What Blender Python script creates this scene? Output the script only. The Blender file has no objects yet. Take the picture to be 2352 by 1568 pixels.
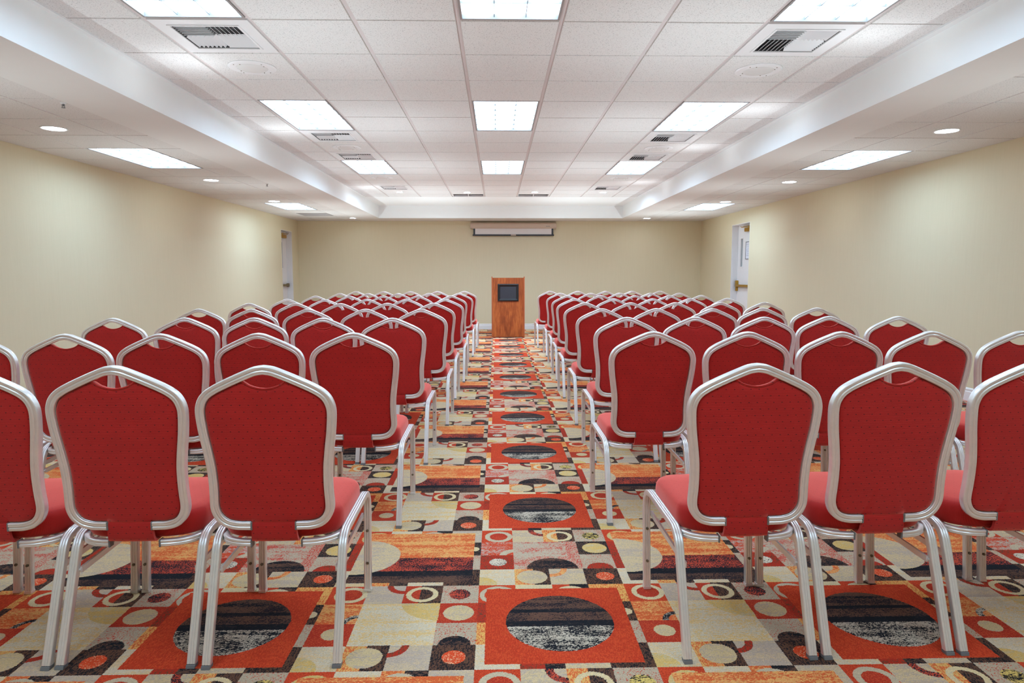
import bpy, bmesh, math, random
from mathutils import Vector, Matrix
random.seed(7)
COL = bpy.context.scene.collection
PI = math.pi

# ------------------------------------------------------------------ survey
HC = 1.2655                       # eye height
ZC = 2.748                        # raised ceiling
ZL = 2.488                        # lower perimeter ceiling
XL, XR = -4.543, 4.742            # side walls
XTL, XTR = -2.542, 2.741          # faces of the raised tray
YB, YT = 15.66, 14.80             # far wall, far face of the tray
YN = -2.2                         # near wall (behind the viewer)
T = 0.61                          # ceiling module
GX, GY = -0.2223, 4.1236          # ceiling grid origin
CU, CV, CG = -0.0422 - 0.0345, 2.0836 - 0.028, 0.148015   # carpet lattice

def lin(c):
    out = []
    for v in c[:3]:
        v = v / 255.0
        out.append(v / 12.92 if v <= 0.04045 else ((v + 0.055) / 1.055) ** 2.4)
    return tuple(out) + (1.0,)

# ------------------------------------------------------------------ materials
class NT:
    def __init__(s, name):
        s.m = bpy.data.materials.new(name); s.m.use_nodes = True
        s.t = s.m.node_tree; s.N = s.t.nodes; s.L = s.t.links
        s.b = s.N['Principled BSDF']
    def n(s, typ, **kw):
        o = s.N.new(typ)
        for k, v in kw.items(): setattr(o, k, v)
        return o
    def put(s, sock, v):
        if isinstance(v, bpy.types.NodeSocket): s.L.new(v, sock)
        else: sock.default_value = v
    def math(s, op, a, b=0.0, c=None):
        o = s.n('ShaderNodeMath', operation=op)
        s.put(o.inputs[0], a); s.put(o.inputs[1], b)
        if c is not None: s.put(o.inputs[2], c)
        return o.outputs[0]
    def vec(s, op, a, b=None, scale=None):
        o = s.n('ShaderNodeVectorMath', operation=op)
        s.put(o.inputs[0], a)
        if b is not None: s.put(o.inputs[1], b)
        if scale is not None: s.put(o.inputs['Scale'], scale)
        return o.outputs['Value'] if op in ('DISTANCE', 'LENGTH', 'DOT_PRODUCT') else o.outputs[0]
    def mixf(s, f, a, b):
        o = s.n('ShaderNodeMix', data_type='FLOAT')
        s.put(o.inputs[0], f); s.put(o.inputs[2], a); s.put(o.inputs[3], b)
        return o.outputs[0]
    def mixc(s, f, a, b, mode='MIX'):
        o = s.n('ShaderNodeMix', data_type='RGBA', blend_type=mode)
        s.put(o.inputs[0], f); s.put(o.inputs[6], a); s.put(o.inputs[7], b)
        return o.outputs[2]
    def noise(s, v, scale, detail=2.0, rough=0.5):
        o = s.n('ShaderNodeTexNoise')
        s.put(o.inputs['Vector'], v); s.put(o.inputs['Scale'], scale)
        s.put(o.inputs['Detail'], detail); s.put(o.inputs['Roughness'], rough)
        return o.outputs[0]
    def pos(s): return s.n('ShaderNodeNewGeometry').outputs['Position']
    def obj(s): return s.n('ShaderNodeTexCoord').outputs['Object']
    def ramp(s, f, stops, interp='LINEAR'):
        o = s.n('ShaderNodeValToRGB'); r = o.color_ramp; r.interpolation = interp
        while len(r.elements) < len(stops): r.elements.new(1.0)
        for e, (p, c) in zip(r.elements, stops):
            e.position = p
        for e, (p, c) in zip(r.elements, stops):
            e.color = c
        s.put(o.inputs[0], f)
        return o.outputs[0]
    def bump(s, h, strength, dist):
        o = s.n('ShaderNodeBump')
        s.put(o.inputs['Strength'], strength); s.put(o.inputs['Distance'], dist)
        s.put(o.inputs['Height'], h)
        s.L.new(o.outputs[0], s.b.inputs['Normal'])
    def set(s, **kw):
        for k, v in kw.items(): s.put(s.b.inputs[k.replace('_', ' ')], v)
        return s

def plain(name, rgb, rough=0.5, metal=0.0, var=0.04, scale=8.0, **kw):
    m = NT(name)
    n = m.noise(m.obj(), scale, 3.0)
    c = lin(rgb)
    lo = tuple(v * (1 - var) for v in c[:3]) + (1,); hi = tuple(min(1, v * (1 + var)) for v in c[:3]) + (1,)
    m.set(Base_Color=m.mixc(n, lo, hi), Roughness=rough, Metallic=metal, **kw)
    return m.m

def mat_carpet():
    m = NT('patterned_carpet')
    p = m.pos()
    k = 56.0
    g = m.vec('MULTIPLY_ADD', p, (1 / CG, 1 / CG, 0)); g.node.inputs[2].default_value = (-CU / CG, -CV / CG, 0)
    wob = m.noise(g, 30.0, 1.0)
    wv = m.n('ShaderNodeCombineXYZ'); w1 = m.math('MULTIPLY_ADD', wob, 0.05, -0.025)
    m.put(wv.inputs[0], w1); m.put(wv.inputs[1], w1)
    g2 = m.vec('ADD', g, wv.outputs[0])
    q = m.vec('DIVIDE', m.vec('FLOOR', m.vec('MULTIPLY', g2, (k, k, 0))), (k, k, 1))
    s = m.n('ShaderNodeSeparateXYZ'); m.put(s.inputs[0], q)
    x = m.math('FLOORED_MODULO', s.outputs[0], 8.0); y = m.math('FLOORED_MODULO', s.outputs[1], 8.0)
    cv = m.n('ShaderNodeCombineXYZ'); m.put(cv.inputs[0], x); m.put(cv.inputs[1], y); V = cv.outputs[0]
    # one-module tiles, row b from near to far, columns a from left to right
    ST = [
      [0, 22, 22, 5,   0, 10, 1, 5],
      [28, 3, 3, 2,    24, 18, 18, 2],
      [4, 3, 3, 5,     9, 18, 18, 24],
      [23, 23, 23, 28, 23, 1, 24, 2],
      [0, 10, 22, 5,   0, 22, 0, 5],
      [4, 20, 20, 2,   4, 12, 9, 2],
      [14, 20, 20, 26, 4, 12, 9, 26],
      [23, 22, 10, 2,  23, 0, 9, 1]]
    idx = m.math('MULTIPLY_ADD', m.math('FLOOR', y), 8.0, m.math('FLOOR', x))
    def lut(rows, off):
        f = m.math('DIVIDE', m.math('ADD', m.math('SUBTRACT', idx, off), 0.5), 32.0)
        st = []
        for i in range(32):
            v = rows[i // 8][i % 8] / 32.0
            st.append((i / 32.0, (v, v, v, 1)))
        r = m.ramp(f, st, 'CONSTANT')
        sp = m.n('ShaderNodeSeparateColor'); m.put(sp.inputs[0], r)
        return m.math('MULTIPLY', sp.outputs[0], 32.0)
    S = m.mixf(m.math('GREATER_THAN', idx, 31.5), lut(ST[:4], 0.0), lut(ST[4:], 32.0))
    def rect(a0, a1, b0, b1):
        r1 = m.math('COMPARE', x, (a0 + a1) / 2, (a1 - a0) / 2); r2 = m.math('COMPARE', y, (b0 + b1) / 2, (b1 - b0) / 2)
        return m.math('MULTIPLY', r1, r2)
    def disc(a, b, r): return m.math('LESS_THAN', m.vec('DISTANCE', V, (a, b, 0)), r)
    def ring(a, b, r0, r1): return m.math('COMPARE', m.vec('DISTANCE', V, (a, b, 0)), (r0 + r1) / 2, (r1 - r0) / 2)
    def AND(*ms):
        o = ms[0]
        for q_ in ms[1:]: o = m.math('MULTIPLY', o, q_)
        return o
    def NOT(a): return m.math('SUBTRACT', 1.0, a)
    def put(mask, st):
        nonlocal S
        S = m.mixf(mask, S, float(st))
    # --- tiles of the near half
    put(rect(1.55, 2, 0, .5), 6); put(rect(1, 1.55, 0, .3), 4)
    put(AND(rect(0, 1, 3, 4), ring(.52, 3.42, .37, .5)), 17)
    put(rect(1, 2, 3.5, 4), 16); put(rect(2.5, 3, 3.5, 4), 6); put(AND(rect(2, 3, 3.5, 4), disc(2.5, 3.45, .45)), 16)
    # --- left column of the far half
    put(AND(rect(0, 1, 4, 5), disc(0, 4, .5)), 13)
    put(disc(.52, 5.49, .26), 25)
    put(AND(rect(0, 1, 6, 7), ring(1.03, 5.95, .25, .47)), 17)
    put(ring(.54, 7.45, .29, .45), 17); put(disc(.54, 7.45, .29), 24)
    put(AND(rect(1, 2, 7, 8), ring(2.02, 7.95, .3, .49)), 11)
    put(rect(2.46, 3, 7, 8), 5); put(ring(2.53, 7.44, .28, .42), 16)
    put(disc(3.56, 7.45, .28), 27)
    put(disc(3.55, 6.47, .385), 13)
    put(AND(rect(3, 4, 5, 6), disc(3.52, 5.0, .385)), 4)
    put(disc(3.57, 4.49, .26), 15)
    put(AND(rect(1, 3, 5, 7), disc(2.12, 4.98, .76)), 6)
    put(AND(rect(2.65, 3, 5, 7), m.math('GREATER_THAN', y, 5.0)), 29)
    put(AND(rect(1, 3, 5, 7), disc(2.12, 4.98, .76)), 6)
    put(rect(1.53, 2, 4, 5), 5); put(disc(1.49, 4.48, .43), 12)
    put(AND(rect(2, 3, 4, 5), ring(2.02, 4.98, .33, .5)), 9)
    # --- near right tiles
    put(disc(4.57, 3.5, .30), 24); put(ring(4.57, 3.5, .30, .44), 16)
    put(AND(rect(4, 5, 2, 3), ring(5.04, 2.01, .27, .42)), 8)
    put(disc(4.54, 1.52, .26), 12)
    put(AND(rect(4, 5, 0, 1), disc(4, 0, .55)), 13)
    put(AND(rect(5, 6, 3, 4), ring(5.97, 4.04, .33, .5)), 4)
    put(rect(6.42, 7, 3, 4), 5); put(ring(6.48, 3.5, .29, .43), 16)
    put(disc(7.49, 3.49, .28), 11)
    put(AND(rect(5, 7, 1, 3), disc(7.0, 3.15, 1.02)), 13)
    put(disc(7.51, 2.49, .39), 12)
    put(AND(rect(7, 8, 1, 2), disc(7.49, 1.0, .385)), 6)
    put(disc(7.51, .49, .27), 15)
    put(rect(5.5, 6, 0, 1), 5); put(disc(5.5, .5, .41), 12)
    put(AND(rect(6, 7, 0, 1), ring(5.98, .98, .29, .47)), 4)
    # --- strips around the big orange rectangle
    put(rect(5, 5.5, 4, 4.3), 10); put(rect(5.5, 6, 4, 4.3), 6)
    put(ring(4.57, 7.4, .33, .47), 13)
    put(rect(6.5, 7, 7.5, 8), 6); put(AND(rect(6, 7, 7.5, 8), disc(6.4, 7.45, .45)), 17)
    # big orange and dark rectangle with its disc
    BR = rect(4.25, 7.78, 4.2, 7.77)
    put(BR, 9)
    lowb = AND(BR, m.math('LESS_THAN', y, 5.87)); put(lowb, 11)
    put(AND(BR, m.math('LESS_THAN', y, 4.95)), 7)
    put(AND(BR, m.math('LESS_THAN', y, 4.62)), 19)
    put(AND(BR, disc(4.3, 5.97, 1.235)), 22)
    put(AND(rect(7.78, 8, 6, 7), disc(7.78, 6.47, .16)), 16)
    # big red square with its banded disc
    put(rect(.2, 3.77, .19, 3.75), 3)
    D = disc(2.04, 2.0, 1.335)
    put(D, 8)
    put(AND(D, m.math('GREATER_THAN', y, 1.77)), 7)
    put(AND(D, m.math('GREATER_THAN', y, 2.04)), 19)
    put(AND(D, m.math('GREATER_THAN', y, 2.45)), 7)
    put(AND(D, m.math('GREATER_THAN', y, 2.62)), 19)
    put(AND(D, m.math('GREATER_THAN', y, 2.93)), 6)
    put(AND(D, m.math('GREATER_THAN', y, 3.12)), 19)
    put(AND(rect(3.77, 4, 2, 3), disc(3.77, 2.47, .17)), 16)
    # style table: base, fleck, threshold, horizontal, vertical
    TB = {
     0: ((217,200,172),(224,194,146),.56,1,0), 1: ((191,172,154),(208,184,150),.53,1,0),
     2: ((192,174,148),(202,78,56),.645,0,0), 3: ((197,62,36),(214,80,44),.52,0,1),
     4: ((184,54,36),(120,66,46),.57,0,1), 5: ((104,72,56),(38,35,38),.52,0,1),
     6: ((32,33,38),(106,76,62),.54,1,0), 7: ((30,32,38),(60,50,48),.66,1,0),
     8: ((33,34,40),(198,184,164),.51,.6,0), 9: ((222,104,56),(234,172,104),.52,.8,0),
     10: ((230,178,104),(224,110,60),.52,0,1), 11: ((44,38,44),(206,82,58),.52,.3,0),
     12: ((213,188,142),(193,172,150),.57,1,0), 13: ((220,184,112),(204,186,146),.57,1,0),
     14: ((212,80,48),(196,174,158),.53,1,0), 15: ((224,80,42),(236,188,148),.64,0,0),
     16: ((224,202,154),(210,190,162),.6,0,0), 17: ((200,182,154),(208,192,158),.6,0,0),
     18: ((218,202,173),(226,191,130),.53,1,0), 19: ((106,76,62),(42,37,42),.52,.5,0),
     20: ((195,177,152),(206,84,68),.56,.6,0), 21: ((204,186,150),(204,186,150),.6,0,0),
     22: ((213,188,146),(192,172,152),.54,1,0), 23: ((214,78,44),(190,60,36),.55,0,0),
     24: ((184,56,38),(206,84,50),.58,0,0), 25: ((222,208,184),(48,44,44),.6,0,0),
     26: ((32,32,36),(110,82,66),.56,0,0), 27: ((44,40,40),(222,194,112),.51,1,0),
     28: ((236,178,100),(220,106,58),.54,0,1), 29: ((195,177,152),(206,72,56),.5,0,0)}
    f = m.math('DIVIDE', m.math('ADD', S, 0.5), 32.0)
    keys = sorted(TB)
    A = m.ramp(f, [(i / 32, lin(TB[i][0])) for i in keys], 'CONSTANT')
    B = m.ramp(f, [(i / 32, lin(TB[i][1])) for i in keys], 'CONSTANT')
    Pm = m.ramp(f, [(i / 32, (.5 + (TB[i][2] - .5) * .62, TB[i][3], TB[i][4], 1)) for i in keys], 'CONSTANT')
    sp = m.n('ShaderNodeSeparateColor'); m.put(sp.inputs[0], Pm)
    nI = m.noise(q, 27.0, 2.0, .7)
    nH = m.noise(m.vec('MULTIPLY', q, (9.0, 30.0, 1)), 1.0, 2.5, .8)
    nV = m.noise(m.vec('MULTIPLY', q, (30.0, 8.0, 1)), 1.0, 2.5, .8)
    bands = m.noise(m.vec('MULTIPLY', q, (0.35, 4.5, 1)), 1.0, 1.0)
    nn = m.mixf(sp.outputs[2], m.mixf(sp.outputs[1], nI, nH), nV)
    nn = m.math('ADD', nn, m.math('MULTIPLY', m.math('MULTIPLY_ADD', bands, 1.0, -0.5), m.math('MULTIPLY', sp.outputs[1], .45)))
    nn = m.math('ADD', nn, m.math('MULTIPLY_ADD', m.noise(q, 1.6, 2.0), 0.26, -0.13))
    mask = m.math('MULTIPLY_ADD', m.math('SUBTRACT', nn, sp.outputs[0]), 26.0, 0.5)
    mask.node.use_clamp = True
    colr = m.mixc(mask, A, B)
    fine = m.n('ShaderNodeTexWhiteNoise', noise_dimensions='2D'); m.put(fine.inputs['Vector'], q)
    jit = m.math('MULTIPLY_ADD', fine.outputs[0], 0.26, 0.87)
    colr = m.vec('SCALE', colr, scale=jit)
    m.set(Base_Color=colr, Roughness=0.95)
    m.b.inputs['Specular IOR Level'].default_value = 0.05
    m.b.inputs['Sheen Weight'].default_value = 0.03
    m.bump(m.noise(p, 420.0, 2.0), 0.5, 0.004)
    return m.m

def mat_tile(name, rgb):
    m = NT(name); p = m.pos()
    n1 = m.noise(p, 130.0, 3.0, .7); n2 = m.noise(p, 420.0, 1.0)
    pit = m.math('MULTIPLY_ADD', m.math('SUBTRACT', n1, .575), 18.0, 0.0); pit.node.use_clamp = True
    c = lin(rgb); d = tuple(v * .62 for v in c[:3]) + (1,)
    big = m.math('MULTIPLY_ADD', m.noise(p, 1.1, 2.0), .08, .96)
    m.set(Base_Color=m.vec('SCALE', m.mixc(pit, c, d), scale=big), Roughness=.9)
    m.b.inputs['Specular IOR Level'].default_value = .2
    m.bump(m.math('SUBTRACT', n2, pit), .4, .003)
    return m.m

def mat_wall():
    m = NT('beige_wallcovering'); p = m.pos()
    st = m.noise(m.vec('MULTIPLY', p, (60, 60, 3)), 1.0, 3.0, .6)
    st2 = m.noise(m.vec('MULTIPLY', p, (3, 3, 90)), 1.0, 2.0, .6)
    blot = m.noise(p, .8, 3.0)
    t = m.math('ADD', m.math('MULTIPLY', st, .6), m.math('MULTIPLY', blot, .4))
    m.set(Base_Color=m.mixc(t, lin((212, 202, 170)), lin((222, 213, 183))), Roughness=.62)
    m.b.inputs['Specular IOR Level'].default_value = .3
    m.bump(m.math('ADD', st, st2), .12, .003)
    return m.m

def mat_fabric(name, axes):
    # ribbed cloth with small staggered dots; axes pick the two cloth directions
    m = NT(name); o = m.obj()
    s = m.n('ShaderNodeSeparateXYZ'); m.put(s.inputs[0], o)
    u, v = s.outputs[axes[0]], s.outputs[axes[1]]
    px, py = .0270, .0217
    row = m.math('FLOOR', m.math('DIVIDE', v, py))
    fu = m.math('FLOORED_MODULO', m.math('ADD', m.math('DIVIDE', u, px), m.math('MULTIPLY', row, .42)), 1.0)
    fv = m.math('FLOORED_MODULO', m.math('DIVIDE', v, py), 1.0)
    du = m.math('MULTIPLY', m.math('SUBTRACT', fu, .5), px / .0027); dv = m.math('MULTIPLY', m.math('SUBTRACT', fv, .5), py / .0014)
    d = m.math('ADD', m.math('MULTIPLY', du, du), m.math('MULTIPLY', dv, dv))
    dot = m.math('LESS_THAN', d, 1.0)
    rib = m.math('MULTIPLY_ADD', m.math('SINE', m.math('MULTIPLY', v, 2 * PI / .0028)), .5, .5)
    n = m.noise(o, 14.0, 3.0); nf = m.noise(o, 700.0, 1.0)
    c = m.mixc(rib, lin((150, 21, 18) if axes[1] == 2 else (166, 26, 22)), lin((198, 35, 30) if axes[1] == 2 else (184, 30, 26)))
    c = m.mixc(m.math('MULTIPLY', nf, .35), c, lin((198, 44, 38)))
    c = m.vec('SCALE', c, scale=m.math('MULTIPLY_ADD', n, .3, .85))
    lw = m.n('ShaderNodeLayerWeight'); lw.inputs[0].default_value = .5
    slant_sheen = m.math('MULTIPLY', m.math('SUBTRACT', lw.outputs['Facing'], .36), 1.7); slant_sheen.node.use_clamp = True
    c = m.mixc(slant_sheen, c, lin((252, 100, 86)))      # velvet-like sheen painted into the colour, paler at slanting views
    c = m.mixc(m.math('MULTIPLY', dot, .85 if axes[1] == 2 else .22), c, lin((58, 6, 12)))
    m.set(Base_Color=c, Roughness=.85)
    m.b.inputs['Specular IOR Level'].default_value = .3
    m.b.inputs['Sheen Weight'].default_value = .6
    m.b.inputs['Sheen Roughness'].default_value = .45
    m.b.inputs['Sheen Tint'].default_value = lin((255, 196, 188))
    m.bump(m.math('ADD', rib, nf), .35 if axes[1] == 2 else .12, .0008)
    return m.m

def mat_alu(name='satin_aluminium', rgb=(250, 250, 248), rough=.33):
    m = NT(name); o = m.obj()
    n = m.noise(o, 25.0, 4.0, .6); sc = m.noise(o, 130.0, 2.0)
    c = m.mixc(n, lin(tuple(int(v * .93) for v in rgb)), lin(rgb))
    m.set(Base_Color=c, Metallic=.60, Roughness=m.math('MULTIPLY_ADD', sc, .16, rough - .08))
    return m.m

def mat_wood():
    m = NT('cherry_laminate'); o = m.obj()
    w = m.noise(o, 3.0, 2.0)
    v = m.vec('MULTIPLY', o, (26, 26, 2.2))
    g1 = m.noise(m.vec('ADD', v, m.vec('SCALE', o, scale=3.0)), 1.0, 5.0, .65)
    g2 = m.noise(m.vec('MULTIPLY', o, (9, 9, 1.4)), 1.0, 3.0)
    t = m.math('ADD', m.math('MULTIPLY', g1, .55), m.math('MULTIPLY', g2, .45))
    c = m.ramp(t, [(.30, lin((112, 48, 20))), (.48, lin((158, 78, 34))), (.58, lin((182, 98, 46))), (.72, lin((196, 114, 58)))])
    m.set(Base_Color=c, Roughness=.38)
    return m.m

def mat_emit(name, rgb, strength, cells=None):
    m = NT(name)
    m.b.inputs['Base Color'].default_value = lin((235, 238, 240))
    m.b.inputs['Roughness'].default_value = .4
    m.b.inputs['Emission Color'].default_value = lin(rgb)
    if cells:
        o = m.obj(); s = m.n('ShaderNodeSeparateXYZ'); m.put(s.inputs[0], o)
        w = m.math('SINE', m.math('MULTIPLY', s.outputs[1], 2 * PI / cells))
        m.put(m.b.inputs['Emission Strength'], m.math('MULTIPLY_ADD', w, strength * .12, strength))
    else:
        m.b.inputs['Emission Strength'].default_value = strength
    return m.m

LIGHT = 9.8
FILL_POWER = 71.0  # power of the added ceiling fill spots
M = dict(
    carpet=mat_carpet(), wall=mat_wall(),
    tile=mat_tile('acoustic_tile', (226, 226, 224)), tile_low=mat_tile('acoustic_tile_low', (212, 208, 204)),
    tee=plain('ceiling_grid_enamel', (208, 200, 198), .5),
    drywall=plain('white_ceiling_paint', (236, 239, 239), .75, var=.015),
    drywall_low=plain('soffit_drywall', (214, 211, 207), .75, var=.015),
    trim=plain('white_gloss_paint', (228, 228, 228), .35, var=.02),
    doorp=plain('door_paint', (224, 222, 220), .4, var=.02),
    brass=plain('polished_brass', (200, 160, 70), .3, 1.0, .1),
    bronze=plain('antique_brass', (140, 120, 80), .35, 1.0, .1),
    black=plain('black_plastic', (26, 27, 30), .35, var=.1),
    charcoal=plain('charcoal_panel', (46, 48, 54), .55, var=.12, scale=40),
    white_metal=plain('white_enamel', (226, 227, 228), .42, var=.02),
    gap=plain('dark_duct', (62, 62, 64), .8, var=.1),
    grey_metal=plain('grey_enamel', (150, 145, 143), .5, var=.05),
    alu=mat_alu(), cap=plain('grey_glide', (112, 114, 116), .5),
    capc=plain('clear_end_plug', (120, 124, 122), .35),
    steel=plain('zinc_screw', (140, 136, 120), .4, .9),
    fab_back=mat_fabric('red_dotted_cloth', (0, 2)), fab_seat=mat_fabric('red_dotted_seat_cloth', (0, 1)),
    wood=mat_wood(),
    wood_edge=plain('cherry_edge_band', (176, 92, 52), .4, var=.1),
    lens=mat_emit('lit_troffer_lens', (192, 226, 255), LIGHT, .2033),
    bulb=mat_emit('lit_downlight', (226, 240, 255), 46.0),
    bulb_low=mat_emit('lit_spot', (196, 226, 255), 1200.0),
    louver=plain('louver_blade', (150, 152, 156), .5),
    housing=plain('screen_housing_paint', (205, 184, 164), .45),
    screen=plain('projection_fabric', (226, 222, 220), .8, var=.01),
    glass=plain('dark_vision_glass', (120, 134, 134), .1, .0, .05),
    paper=plain('notice_paper', (214, 216, 224), .6),
    grille=plain('speaker_mesh', (214, 214, 212), .55, var=.03),
)

# ------------------------------------------------------------------ mesh helpers
def finish(name, bm, mat, parent=None, smooth=None, loc=None):
    bmesh.ops.recalc_face_normals(bm, faces=bm.faces)
    me = bpy.data.meshes.new(name); bm.to_mesh(me); bm.free()
    me.materials.append(mat)
    if smooth is not None:
        for p_ in me.polygons: p_.use_smooth = True
        me.set_sharp_from_angle(angle=math.radians(smooth))
    o = bpy.data.objects.new(name, me); COL.objects.link(o)
    if parent: o.parent = parent
    if loc: o.location = loc
    return o

def box(bm, x0, x1, y0, y1, z0, z1, mat=None):
    vs = [bm.verts.new(v) for v in ((x0,y0,z0),(x1,y0,z0),(x1,y1,z0),(x0,y1,z0),(x0,y0,z1),(x1,y0,z1),(x1,y1,z1),(x0,y1,z1))]
    if mat is not None:
        for v in vs: v.co = mat @ v.co
    fs = []
    for f in ((0,3,2,1),(4,5,6,7),(0,1,5,4),(1,2,6,5),(2,3,7,6),(3,0,4,7)):
        fs.append(bm.faces.new([vs[i] for i in f]))
    return vs, fs

def bbox(name, d, mat, parent=None, bevel=0.0, seg=2):
    bm = bmesh.new(); box(bm, *d)
    if bevel: bmesh.ops.bevel(bm, geom=list(bm.edges), offset=bevel, segments=seg, affect='EDGES')
    return finish(name, bm, mat, parent, 40 if bevel else None)

def sweep(bm, pts, prof, nrm, cap=True, closed=False):
    """pts: 3D path; prof: (a,b) list: a along in-plane outward, b along nrm(i)."""
    n = len(pts); rings = []
    for i in range(n):
        if closed: t = (pts[(i + 1) % n] - pts[i - 1]).normalized()
        else: t = (pts[min(i + 1, n - 1)] - pts[max(i - 1, 0)]).normalized()
        N = nrm if isinstance(nrm, Vector) else nrm(i)
        side = t.cross(N).normalized(); N2 = side.cross(t).normalized()
        # miter
        sc = 1.0
        if 0 < i < n - 1 or closed:
            a = (pts[i] - pts[i - 1]).normalized(); b = (pts[(i + 1) % n] - pts[i]).normalized()
            c = max(.5, math.cos(a.angle(b, 0) / 2)); sc = 1 / c
        rings.append([bm.verts.new(pts[i] + side * (a_ * sc) + N2 * b_) for a_, b_ in prof])
    k = len(prof)
    for i in range(n if closed else n - 1):
        r0, r1 = rings[i], rings[(i + 1) % n]
        for j in range(k):
            bm.faces.new((r0[j], r0[(j + 1) % k], r1[(j + 1) % k], r1[j]))
    if cap and not closed:
        bm.faces.new(rings[0]); bm.faces.new(list(reversed(rings[-1])))
    return rings

def catmull(p, sub=4, closed=False):
    out = []; n = len(p)
    rng = range(n) if closed else range(n - 1)
    for i in rng:
        g = (lambda j: p[j % n]) if closed else (lambda j: p[max(0, min(n - 1, j))])
        a, b, c, d = g(i - 1), g(i), g(i + 1), g(i + 2)
        for s in range(sub):
            t = s / sub
            out.append(.5 * ((2 * b) + (-a + c) * t + (2 * a - 5 * b + 4 * c - d) * t * t + (-a + 3 * b - 3 * c + d) * t ** 3))
    if not closed: out.append(p[-1].copy())
    return out

def cyl(bm, c, r, h, axis='Z', seg=24, r2=None):
    r2 = r if r2 is None else r2
    ax = {'X': Matrix.Rotation(PI / 2, 4, 'Y'), 'Y': Matrix.Rotation(-PI / 2, 4, 'X'), 'Z': Matrix.Identity(4)}[axis]
    bmesh.ops.create_cone(bm, cap_ends=True, segments=seg, radius1=r, radius2=r2, depth=h, matrix=Matrix.Translation(c) @ ax)

def lathe(bm, prof, seg=40, c=(0, 0, 0)):
    rings = []
    for r, z in prof:
        if r < 1e-6: rings.append([bm.verts.new((c[0], c[1], c[2] + z))])
        else: rings.append([bm.verts.new((c[0] + r * math.cos(2 * PI * i / seg), c[1] + r * math.sin(2 * PI * i / seg), c[2] + z)) for i in range(seg)])
    for a, b in zip(rings, rings[1:]):
        for i in range(seg):
            j = (i + 1) % seg
            if len(a) == 1: bm.faces.new((a[0], b[j], b[i]))
            elif len(b) == 1: bm.faces.new((a[i], a[j], b[0]))
            else: bm.faces.new((a[i], a[j], b[j], b[i]))

def empty(name, loc=(0, 0, 0), rz=0.0):
    o = bpy.data.objects.new(name, None); COL.objects.link(o)
    o.location = loc; o.rotation_euler = (0, 0, rz); o.empty_display_size = .1
    return o
def tag(o, label, cat, group=None, kind=None):
    o['label'] = label; o['category'] = cat
    if group: o['group'] = group
    if kind: o['kind'] = kind
    return o
def struct(o):
    o['kind'] = 'structure'; return o
def clone(root, loc, rz=0.0, skip=()):
    r = root.copy(); COL.objects.link(r); r.location = loc; r.rotation_euler = (0, 0, rz)
    for ch in list(root.children):
        if ch.name.split('.')[0] in skip: continue
        c = ch.copy(); COL.objects.link(c); c.parent = r
        for g in list(ch.children):
            if g.name.split('.')[0] in skip: continue
            d = g.copy(); COL.objects.link(d); d.parent = c
    return r

# ------------------------------------------------------------------ room shell
o = bbox('floor', (XL - .3, XR + .3, YN - .1, YB + .1, -.1, 0), M['carpet']); struct(o)

DL = (14.45, 15.19, 2.225)      # left doorway: near, far, head
DR = (12.655, 13.61, 2.25)    # right doorway
def side_wall(name, x, sgn, d):
    bm = bmesh.new()
    xo = x + sgn * .24
    a, b = min(x, xo), max(x, xo)
    box(bm, a, b, YN, d[0], 0, ZC + .2); box(bm, a, b, d[1], YB + .1, 0, ZC + .2); box(bm, a, b, d[0], d[1], d[2], ZC + .2)
    return struct(finish(name, bm, M['wall']))
side_wall('wall_left', XL, -1, DL); side_wall('wall_right', XR, 1, DR)
struct(bbox('wall_far', (XL, XR, YB, YB + .2, 0, ZC + .2), M['wall']))
struct(bbox('wall_near', (XL, XR, YN - .2, YN, 0, ZC + .2), M['wall']))

def baseboard(name, p0, p1, inward):
    prof = [(0, 0), (.016, 0), (.016, .088), (.014, .094), (.010, .098), (.010, .103), (.013, .106), (.013, .118), (.008, .127), (0, .131)]
    bm = bmesh.new(); a, b, n = Vector(p0), Vector(p1), Vector(inward)
    r0 = [bm.verts.new(a + n * u + Vector((0, 0, v))) for u, v in prof]
    r1 = [bm.verts.new(b + n * u + Vector((0, 0, v))) for u, v in prof]
    for i in range(len(prof)):
        j = (i + 1) % len(prof); bm.faces.new((r0[i], r0[j], r1[j], r1[i]))
    bm.faces.new(r0); bm.faces.new(list(reversed(r1)))
    return struct(finish(name, bm, M['trim']))
baseboard('baseboard_far', (XL, YB, 0), (XR, YB, 0), (0, -1, 0))
baseboard('baseboard_left', (XL, YN, 0), (XL, DL[0], 0), (1, 0, 0))
baseboard('baseboard_left_corner', (XL, DL[1], 0), (XL, YB, 0), (1, 0, 0))
baseboard('baseboard_right', (XR, YN, 0), (XR, DR[0], 0), (-1, 0, 0))
baseboard('baseboard_right_corner', (XR, DR[1], 0), (XR, YB, 0), (-1, 0, 0))

# --- raised tile ceiling: enamel grid with tegular tiles dropped below it
def tile_field(name, xs, ys, z, mat, skip=lambda i, j: False, gap=.0125, drop=.010, gapy=None):
    bm = bmesh.new()
    for i in range(len(xs) - 1):
        for j in range(len(ys) - 1):
            if skip(i, j): continue
            gy = gap if gapy is None else gapy
            x0, x1, y0, y1 = xs[i] + gap, xs[i + 1] - gap, ys[j] + gy, ys[j + 1] - gy
            vs, fs = box(bm, x0, x1, y0, y1, z, z + drop + .004)
            for v in vs[:4]:
                v.co.x += .004 if v.co.x < (x0 + x1) / 2 else -.004
                v.co.y += .004 if v.co.y < (y0 + y1) / 2 else -.004
    return struct(finish(name, bm, mat))
YE = 13.10
xs = [XTL + .035] + [GX + k * T for k in range(-3, 5)] + [XTR - .05]
ys = [GY + k * T for k in range(-10, 15)] + [YE]
ylow = ys[0]
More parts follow.
